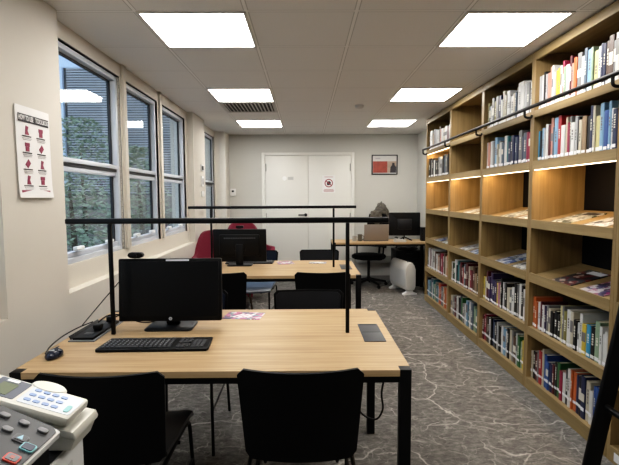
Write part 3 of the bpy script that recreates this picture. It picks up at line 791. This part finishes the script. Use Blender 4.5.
# ---------------------------------------------------------------- back desk things
def back_monitor(loc, rz, label, W=.50, H=.30):
    r = empty('monitor', loc, rz, label=label, cat='monitor', group='black monitors on the back desk')
    m = MB(); m.tube([(0, .06, .12), (0, .05, .05), (-.10, -.03, .006)], .010); m.tube([(0, .05, .05), (.10, -.03, .006)], .010); m.tube([(0, .05, .05), (0, .13, .006)], .010)
    m.build('stand', MBLK, r)
    MB().prism(rrect(W, H, .008, cy=.07+H/2), .03, .05, ax='y', bev=.003).build('housing', PBLK, r)
    MB().box(-W/2+.01, W/2-.01, .0505, .052, .085, .06+H, ).build('screen', SCREEN, r)
    MB().box(-.1, .1, .012, .0295, .16, .32, bev=.006).build('rear_cover', PBLK2, r)
back_monitor((1.475, 6.92, .7405), R(-4), 'large black monitor on the back desk beside the bookcase', .46, .345)
r = empty('laptop', (1.035, 6.82, .7405), R(0), label='grey brown laptop open on the back desk, lid towards the camera', cat='laptop')
MB().box(-.18, .18, 0, .23, 0, .015, bev=.004).build('keyboard_base', mat('laptop_grey', (.12, .11, .10), .4), r)
MB().box(-.18, .18, -.004, .004, 0, .235, bev=.003, mtx=Matrix.Translation((0, -.006, .016)) @ Matrix.Rotation(R(8), 4, 'X')).build('lid', mat('laptop_lid', (.23, .19, .155), .45), r)
r = empty('desk_phone', (1.36, 6.70, .7405), R(10), label='pale desk phone lying below the large monitor on the back desk', cat='phone')
MB().prism([(-.08, 0), (.08, 0), (.08, .03), (-.08, .05)], -.05, .05, ax='y', bev=.004).build('body', mat('pale_phone', (.5, .5, .48), .5), r)
MB().tube(fillet([(-.055, -.04, .06), (-.055, -.03, .068), (-.055, .03, .068), (-.055, .04, .06)], .01), .012).build('handset', PBLK2, r)
for k, (x, lb, c, h) in enumerate(((.72, 'small white mug on the back desk left of the laptop', (.35, .33, .29), .075), (.80, 'small dark patterned mug beside the laptop on the back desk', (.10, .09, .07), .10))):
    m = MB(); m.lathe([(.026, 0), (.032, .004), (.034, h), (.030, h), (.028, .01), (.002, .008)], seg=20)
    o = m.build('mug', mat('mug_%d' % k, c, .3), loc=(x, 6.85, .7408)); tag(o, lb, 'mug')
    MB().tube(fillet([(.032, 0, h*.8), (.058, 0, h*.75), (.058, 0, h*.3), (.032, 0, h*.2)], .02), .005).build('handle', MATS['mug_%d' % k], o)
m = MB(); m.prism(rrect(.11, .13, .015), 0, .20, bev=.01); o = tag(m.build('speaker', PBLK, loc=(1.755, 6.86, .7408)), 'small black desktop speaker at the right end of the back desk', 'speaker')
MB().box(-.045, .045, -.0665, -.0652, .02, .18).build('grille', PBLK2, o)
# pedestal cabinet
r = empty('pedestal_cabinet', (1.60, 7.345, 0), label='black pedestal cabinet under the back desk', cat='cabinet')
MB().box(-.20, .20, -.18, .27, 0, .56, bev=.005).build('case', MBLK, r)
for k in range(3):
    f = MB().box(-.19, .19, -.190, -.1805, .02+.18*k, .19+.18*k, bev=.003).build('drawer', PBLK2, r)
    MB().tube([(-.05, -.193, .15+.18*k), (.05, -.193, .15+.18*k)], .004).build('handle', GREYP, f)
m = MB(); bmesh.ops.create_icosphere(m.bm, subdivisions=4, radius=1)
for v in m.bm.verts:
    p = v.co.copy(); d = 1+.18*noise.noise(p*2.3)+.08*noise.noise(p*6); v.co = Vector((p.x*.17*d, p.y*.16*d, max(-.03, p.z*.055*d)))
tag(m.build('bag', mat('black_bag', (.012, .012, .013), .7), loc=(1.60, 7.34, .592)), 'crumpled black bag lying on top of the pedestal cabinet', 'bag')
# heater
r = empty('portable_heater', (1.48, 6.50, 0), R(12), label='white portable heater with curved top on feet near the last bookcase', cat='heater')
def hs(t):  # cross-section across x
    pass
prof = [(-.055, .07), (.055, .07), (.075, .12), (.075, .36), (.055, .42), (.02, .46), (-.02, .46), (-.055, .42), (-.075, .36), (-.075, .12)]
MB().prism(prof, 0, .60, ax='y', bev=.008).build('body', mat('heater_shell', (.50, .49, .46), .5), r)
MB().box(-.0765, -.0752, .05, .55, .13, .35).build('front_grille', mat('heater_grille', (.5, .5, .49), .5), r)
for y in (.05, .54):
    m = MB(); m.prism([(-.10, 0), (.10, 0), (.10, .02), (.05, .035), (.035, .0695), (-.035, .0695), (-.05, .035), (-.10, .02)], y-.03, y+.03, ax='y', bev=.004); m.build('foot', WHITEP, r)
MB().lathe([(.016, 0), (.016, .012), (.010, .016)], c=(0, .10, .46)).build('control_knob', GREYP, r)
# office chair
r = empty('office_chair', (.98, 7.22, 0), R(132), label='black swivel office chair behind the back desk with a coat over its back', cat='office chair')
for k in range(5):
    a = R(72*k+20); e = Vector((math.cos(a), math.sin(a), 0))
    l = MB().tube([(e*.03)+Vector((0, 0, .11)), (e*.28)+Vector((0, 0, .065))], [.024, .016]).build('base_arm', PBLK, r)
    c = MB(); c.lathe([(.026, -.011), (.027, 0), (.026, .011)], mtx=Matrix.Translation((e.x*.28, e.y*.28, .028)) @ Matrix.Rotation(a, 4, 'Z') @ Matrix.Rotation(R(90), 4, 'X')); c.build('castor', PBLK, l)
m = MB(); m.lathe([(.035, .08), (.035, .14), (.022, .15), (.022, .40), (.05, .41), (.05, .43)]); m.build('gas_column', PBLK, r)
MB().prism(rrect(.46, .46, .14, cy=.0), .432, .50, ax='z', bev=.028).build('seat', mat('office_fabric', (.005, .005, .006), .9, spec=.15), r)
def ob(u, v):
    x = (u-.5)*2; w = .21*(1-.25*max(0, v-.7)/.3*abs(x)); z = .60+.52*v
    return (x*w, -.20-.06*v+.05*x*x-.03*math.sin(PI*v), z), (-.2*x, 1, .1)
MB().sheet(ob, 16, 12, .035).build('backrest', MATS['office_fabric'], r)
MB().tube(fillet([(0, -.05, .425), (0, -.24, .43), (0, -.27, .60), (0, -.285, .80)], .08), .017).build('back_support', PBLK, r)
for s in (-1, 1):
    MB().tube(fillet([(s*.17, -.02, .426), (s*.26, -.02, .44), (s*.27, -.03, .64)], .04), .012).build('arm_post', PBLK, r)
    MB().box(s*.27-.035, s*.27+.035, -.14, .10, .641, .665, bev=.01).build('armrest', PBLK, r)
# coat
m = MB(); bmesh.ops.create_icosphere(m.bm, subdivisions=5, radius=1)
for v in m.bm.verts:
    p = v.co.copy(); q = p*2.2
    d = 1+.22*noise.noise(q+Vector((3, 1, 2)))+.10*noise.noise(p*6)
    w_ = .135+.05*(-p.z)
    x = p.x*w_*d; y = p.y*.075*d; z = p.z*.17*d
    if p.x < -.2 and p.z < .25: x -= .05*(-p.x)
    v.co = Vector((x, y, z))
ctm = print_mat('camouflage_cloth', [(.07, .06, .045), (.11, .093, .072), (.05, .042, .032), (.09, .08, .062)], 24)
ct = m.build('coat', ctm, loc=(1.20, 7.41, 1.13)); ct.rotation_euler = (0, 0, R(20))
tag(ct, 'grey brown coat bundled over the back of the office chair', 'coat')

# ---------------------------------------------------------------- wall things
# poster on the left wall
ps = empty('poster', (WX+.004, 2.315, 1.40), rot=(0, 0, 0), label='white printed poster with maroon icons taped to the left wall', cat='poster')
# local: y along wall, z up, faces +x
def pz(u, v):
    return (.003+.002*math.sin(u*3)+.006*max(0, .12-v)/.12, -.142+.284*u+.006*(1-v), .43*v), (1, 0, 0)
MB().sheet(pz, 8, 12, .0012).build('paper', WHITE, ps)
def pbox(y0, y1, z0, z1, m_, name, x=.0075): return MB().box(x-.0015, x, y0, y1, z0, z1).build(name, m_, ps, smooth=False)
pbox(-.125, .128, .355, .392, INK, 'header_band', .0075)
text_obj('header_text', 'HOW TO USE', .033, WHITE, ps, (.0080, -.064, .3735), (R(90), 0, R(90)), sx=.58)
text_obj('header_text', 'TOOLBOX', .033, WHITE, ps, (.0080, .068, .3735), (R(90), 0, R(90)), sx=.70)
for rr_ in range(4):
    for cc in range(2):
        yc = -.060+.118*cc; zc = .318-.078*rr_
        m = MB(); g = MB(); k_ = MB()
        if (rr_+cc) % 3 == 0: m.prism([(yc-.014, zc-.020), (yc+.018, zc-.020), (yc+.006, zc), (yc+.014, zc+.018), (yc-.006, zc+.022)], .0055, .0072, ax='x')
        elif (rr_+cc) % 3 == 1: m.box(.0055, .0072, yc-.018, yc+.018, zc+.003, zc+.020); m.box(.0055, .0072, yc-.014, yc+.014, zc-.020, zc+.0025)
        else: m.prism([(yc-.022, zc-.004), (yc-.002, zc-.021), (yc+.021, zc+.002), (yc+.004, zc+.021)], .0055, .0072, ax='x')
        k_.box(.0055, .0072, yc-.038, yc+.034, zc-.030, zc-.025)
        for q in range(2): g.box(.0055, .0072, yc-.035+.004*q, yc+.038-.008*q, zc-.038-.007*q, zc-.0355-.007*q)
        m.build('icon', MAROON, ps, smooth=False); k_.build('caption', INK, ps, smooth=False); g.build('small_print', GREYINK, ps, smooth=False)
m = MB(); m.box(.0055, .0072, -.12, -.045, .025, .036); m.box(.0055, .0072, .055, .12, .025, .036); m.box(.0055, .0072, -.045, .055, .027, .029); m.build('footer_band', MAROON, ps, smooth=False)
# three wall controls on the pillar between windows
for z, h, lb, dk in ((1.77, .085, 'small wall control with dark display, uppermost on the window pillar', True), (1.60, .13, 'tall white switch plate, middle one on the window pillar', False), (1.44, .07, 'small white wall socket, lowest on the window pillar', False)):
    r = empty('wall_control', (WX+.0005, 6.05, z), label=lb, cat='wall control', group='white wall controls on the window pillar')
    MB().box(0, .012, -.07, .07, -h/2, h/2, bev=.003).build('plate', WHITEP, r)
    if dk: MB().box(.0121, .013, -.055, .055, -.025, .028).build('display', PBLK, r)
    else:
        for a in (-.018, .018): MB().box(.0121, .016, a-.012, a+.012, -h*.3, h*.3, bev=.001).build('switch', GREYINK if h > .1 else WHITE, r)
r = empty('thermostat', (-1.18, BY-.0005, 1.47), label='small white thermostat on the back wall left of the double door', cat='thermostat')
MB().box(-.045, .045, -.022, 0, -.06, .06, bev=.004).build('case', WHITEP, r)
MB().box(-.02, .015, -.0235, -.0221, .005, .035).build('display', PBLK, r)
# sign on the door
r = empty('door_sign', (.38, BY-.0215, 1.46), label='white paper sign with red prohibition circle on the right door leaf', cat='sign')
MB().box(-.105, .105, -.0015, 0, 0, .28).build('paper', WHITE, r, smooth=False)
def ring(m, c, ro, ri, x0, x1, n=32):
    for k in range(n):
        a, b = 2*PI*k/n, 2*PI*(k+1)/n
        m.prism([(c[0]+ri*math.cos(a), c[1]+ri*math.sin(a)), (c[0]+ro*math.cos(a), c[1]+ro*math.sin(a)), (c[0]+ro*math.cos(b), c[1]+ro*math.sin(b)), (c[0]+ri*math.cos(b), c[1]+ri*math.sin(b))], x0, x1, ax='y')
m = MB(); ring(m, (0, .155), .068, .053, -.0032, -.0016)
m.box(-.056, .056, -.0032, -.0016, -.008, .008, mtx=Matrix.Translation((0, 0, .155)) @ Matrix.Rotation(R(40), 4, 'Y')); m.build('prohibition_circle', mat('sign_red', (.30, .05, .07), .6), r, smooth=False)
m = MB(); m.prism([(-.03, .125), (.0, .12), (.03, .135), (.035, .17), (.01, .19), (-.03, .18)], -.0024, -.0015, ax='y'); m.build('pictogram', INK, r, smooth=False)
m = MB()
for z, w in ((.052, .075), (.036, .085), (.02, .08), (.255, .07)): m.box(-w, w, -.0024, -.0015, z-.004, z+.004)
m.build('text_lines', mat('faded_red_ink', (.45, .22, .22), .6), r, smooth=False)
# framed picture
r = empty('framed_picture', (1.29, BY-.001, 1.75), label='framed poster with white top and red photo on the back wall', cat='picture')
m = MB()
for a, b, c, d in ((-.21, .21, 0, .014), (-.21, .21, .306, .32), (-.21, -.196, .014, .306), (.196, .21, .014, .306)): m.box(a, b, -.02, 0, c, d)
m.build('frame', PBLK, r, smooth=False)
MB().box(-.195, .195, -.010, -.001, .015, .305).build('print', mat('print_white', (.55, .54, .52), .4), r, smooth=False)
MB().box(-.19, .045, -.0115, -.0102, .03, .215).build('red_photo', mat('red_photo', (.30, .045, .025), .4, noise_amt=.6, nscale=12), r, smooth=False)
MB().box(.046, .19, -.0115, -.0102, .03, .215).build('beige_photo', mat('beige_photo', (.38, .29, .22), .4, noise_amt=.4, nscale=12), r, smooth=False)
MB().prism([(.09, .03), (.19, .03), (.19, .12), (.165, .15), (.16, .19), (.125, .19), (.12, .15), (.095, .12)], -.0122, -.0116, ax='y').build('dark_figure', INK, r, smooth=False)
MB().box(-.15, -.07, -.0115, -.0102, .25, .272).build('text_lines', GREYINK, r, smooth=False)

# ---------------------------------------------------------------- printer and card terminal
pr = empty('printer', (-.580, 1.18, 0), label='large white multifunction printer with dark tilted control panel, bottom left corner', cat='printer')
MB().box(-.55, 0, -.65, 0, .03, .79, bev=.012).build('body', WHITEP, pr)
MB().box(-.545, -.006, -.645, -.006, .7905, .80, bev=.003).build('top_ledge', PBLK2, pr)
m = MB(); m.box(.0005, .003, -.46, -.07, .64, .755, bev=.001); m.build('side_cover', mat('printer_grey', (.55, .55, .53), .4), pr)
MB().box(.0031, .005, -.2, -.12, .66, .70, bev=.0006).build('recess', mat('recess_grey', (.3, .3, .3), .5), pr)
for z in (.2, .4): MB().box(.0005, .004, -.6, -.05, z, z+.17, bev=.001).build('paper_tray', WHITEP, pr)
# panel: local frame, origin far-right corner; axis u = left and up, v = towards camera
TILT = R(24)
Mp = Matrix.Translation((.048, -.185, .895)) @ Matrix.Rotation(TILT, 4, 'Y')
m = MB(); m.box(-.34, 0, -.40, 0, -.03, -.004, bev=.012, mtx=Mp); pan = m.build('control_panel', WHITEP, pr)
m = MB(); m.prism([(-.33, -.065), (.02-.065, -.065), (.02-.065, -.006)], 0, .001) if False else m
MB().prism([(-.33, -.39), (-.008, -.39), (-.008, -.02), (-.02, -.008), (-.33, -.008)], -.0055, -.002, ax='z', mtx=Mp).build('panel_face', mat('panel_dark_grey', (.055, .056, .058), .45), pan)
m = MB(); m.prism([(-.30, -.80), (-.02, -.80), (-.02, .0), (-.30, .0)], 0, .001, ax='z') if False else m
m = MB(); m.box(-.30, -.02, -.38, -.03, -.0945, -.031, mtx=Matrix.Translation((.048, -.185, .895))); m.build('panel_support', PBLK2, pan)
def onpanel(px, py):  # metric offsets in panel plane
    return px, py
keys = [(-.030, -.036), (-.072, -.036), (-.115, -.036), (-.085, -.072), (-.120, -.072), (-.095, -.105), (-.130, -.105), (-.072, -.135), (-.110, -.138), (-.155, -.072), (-.155, -.040), (-.150, -.135)]
for k, (a, b) in enumerate(keys):
    MB().prism(rrect(.022, .014, .006, n=3, cx=a, cy=b), -.002, .004, ax='z', mtx=Mp, bev=.0015).build('button', mat('button_grey', (.20, .20, .205), .4), pan)
def framed_key(a, b, c, nm, fill):
    o = MB().prism(rrect(.028, .024, .005, n=3, cx=a, cy=b), -.002, .0015, ax='z', mtx=Mp).build(nm, mat(nm+'_rim', c, .4), pan)
    return MB().prism(rrect(.022, .018, .003, n=3, cx=a, cy=b), .0016, .003, ax='z', mtx=Mp).build('key_cap', fill, pan)
framed_key(-.024, -.098, (.15, .38, .42), 'blue_key', mat('key_navy', (.02, .03, .06), .4))
framed_key(-.030, -.140, (.55, .06, .04), 'red_key', mat('key_grey', (.16, .16, .165), .4))
framed_key(-.050, -.082, (.09, .09, .095), 'light_key', mat('key_dark', (.07, .07, .075), .4))
MB().prism([(-.056, -.088), (-.044, -.088), (-.050, -.074)], .0031, .0037, ax='z', mtx=Mp).build('triangle_mark', mat('mark_blue', (.3, .5, .6), .4), pan)
MB().prism([(-.034, -.144), (-.026, -.144), (-.026, -.136), (-.034, -.136)], .0031, .0037, ax='z', mtx=Mp).build('stop_mark', mat('mark_red', (.35, .12, .1), .4), pan)
MB().box(-.20, -.06, -.30, -.175, -.002, .0005, mtx=Mp).build('display', SCREEN, pan)
# card terminal
ct = empty('card_terminal', (-.566, 1.105, .8005), label='beige card terminal with blue keypad standing on the printer behind its panel', cat='card terminal')
MB().prism([(-.27, .0), (.008, 0), (.020, .028), (-.27, .10)], -.040, .070, ax='y', bev=.008).build('base', BEIGEP, ct)
MB().prism([(-.27, .103), (.022, .030), (.024, .036), (.018, .050), (-.27, .12)], -.045, .078, ax='y', bev=.005).build('tray', BEIGEP, ct)
Mt = Matrix.Translation((.014, 0, .088)) @ Matrix.Rotation(R(17), 4, 'Y')
MB().box(-.26, .0, -.055, .055, -.026, 0, bev=.009, mtx=Mt).build('case', BEIGEP, ct)
MB().prism(rrect(.128, .085, .008, cx=-.070, cy=-.001), .0002, .0012, ax='z', mtx=Mt).build('keypad_plate', mat('keypad_plate', (.60, .63, .66), .4), ct)
for i in range(4):
    for j in range(3):
        MB().prism(rrect(.016, .011, .004, n=3, cx=-.050-.022*i, cy=-.026+.024*j), .0013, .003, ax='z', mtx=Mt).build('key', mat('key_blue', (.27, .36, .58), .4), ct)
MB().prism(rrect(.012, .030, .005, n=3, cx=-.020, cy=-.020), .0013, .003, ax='z', mtx=Mt).build('green_key', mat('key_green', (.25, .5, .5), .4), ct)
ds = MB().prism(rrect(.075, .084, .004, cx=-.180, cy=0), .0002, .0015, ax='z', mtx=Mt).build('display_bezel', mat('bezel_grey', (.14, .15, .18), .4), ct)
MB().box(-.202, -.164, -.034, .020, .0016, .0026, mtx=Mt).build('display', mat('lcd_olive', (.17, .19, .12), .3), ds)
MB().box(-.199, -.169, .024, .036, .0016, .004, bev=.001, mtx=Mt).build('white_button', WHITE, ds)
m = MB(); m.lathe([(.044, 0), (.044, .009), (.040, .013), (.012, .014)], c=(0, 0, 0), seg=28, mtx=Mt @ Matrix.Translation((-.105, .053, -.010)) @ Matrix.Diagonal((1, .55, 1, 1)))
m.build('round_hood', BEIGEP, ct)

# ---------------------------------------------------------------- camera, world
cam = bpy.data.cameras.new('camera'); co = bpy.data.objects.new('camera', cam); col.objects.link(co)
F, P, Y, RO = 466.9, .0770, .00825, -.0045
f = Vector((math.sin(Y)*math.cos(P), math.cos(Y)*math.cos(P), -math.sin(P))); rt = Vector((math.cos(Y), -math.sin(Y), 0)); up = rt.cross(f)
c, s = math.cos(RO), math.sin(RO); r2, u2 = rt*c+up*s, up*c-rt*s
M3 = Matrix((r2, u2, -f)).transposed()
co.matrix_world = Matrix.Translation((0, 0, 1.40)) @ M3.to_4x4()
cam.sensor_fit = 'HORIZONTAL'; cam.sensor_width = 36; cam.lens = F*36/619; cam.clip_start = .05
sc = bpy.context.scene; sc.camera = co
wd = bpy.data.worlds.new('sky'); sc.world = wd; wd.use_nodes = True
n = wd.node_tree.nodes; l = wd.node_tree.links; bg = n['Background']
tc = n.new('ShaderNodeTexCoord'); sp = n.new('ShaderNodeSeparateXYZ'); l.new(tc.outputs['Generated'], sp.inputs[0])
rp = ramp(n, [(0, (.45, .47, .5)), (.5, (.78, .86, .95)), (1, (.62, .76, 1.0))])
mr = n.new('ShaderNodeMapRange'); mr.inputs['From Min'].default_value = -1; l.new(sp.outputs[2], mr.inputs['Value']); l.new(mr.outputs[0], rp.inputs[0])
l.new(rp.outputs[0], bg.inputs[0]); bg.inputs[1].default_value = 1.9
sc.view_settings.view_transform = 'Standard'; sc.view_settings.look = 'None'; sc.view_settings.exposure = .22; sc.view_settings.gamma = 1.0
vs = sc.view_settings; vs.use_curve_mapping = True
cm = vs.curve_mapping; cv = cm.curves[3]
for p in ((.012, .006), (.06, .050), (.22, .225), (.55, .60)): cv.points.new(*p)
cm.update()
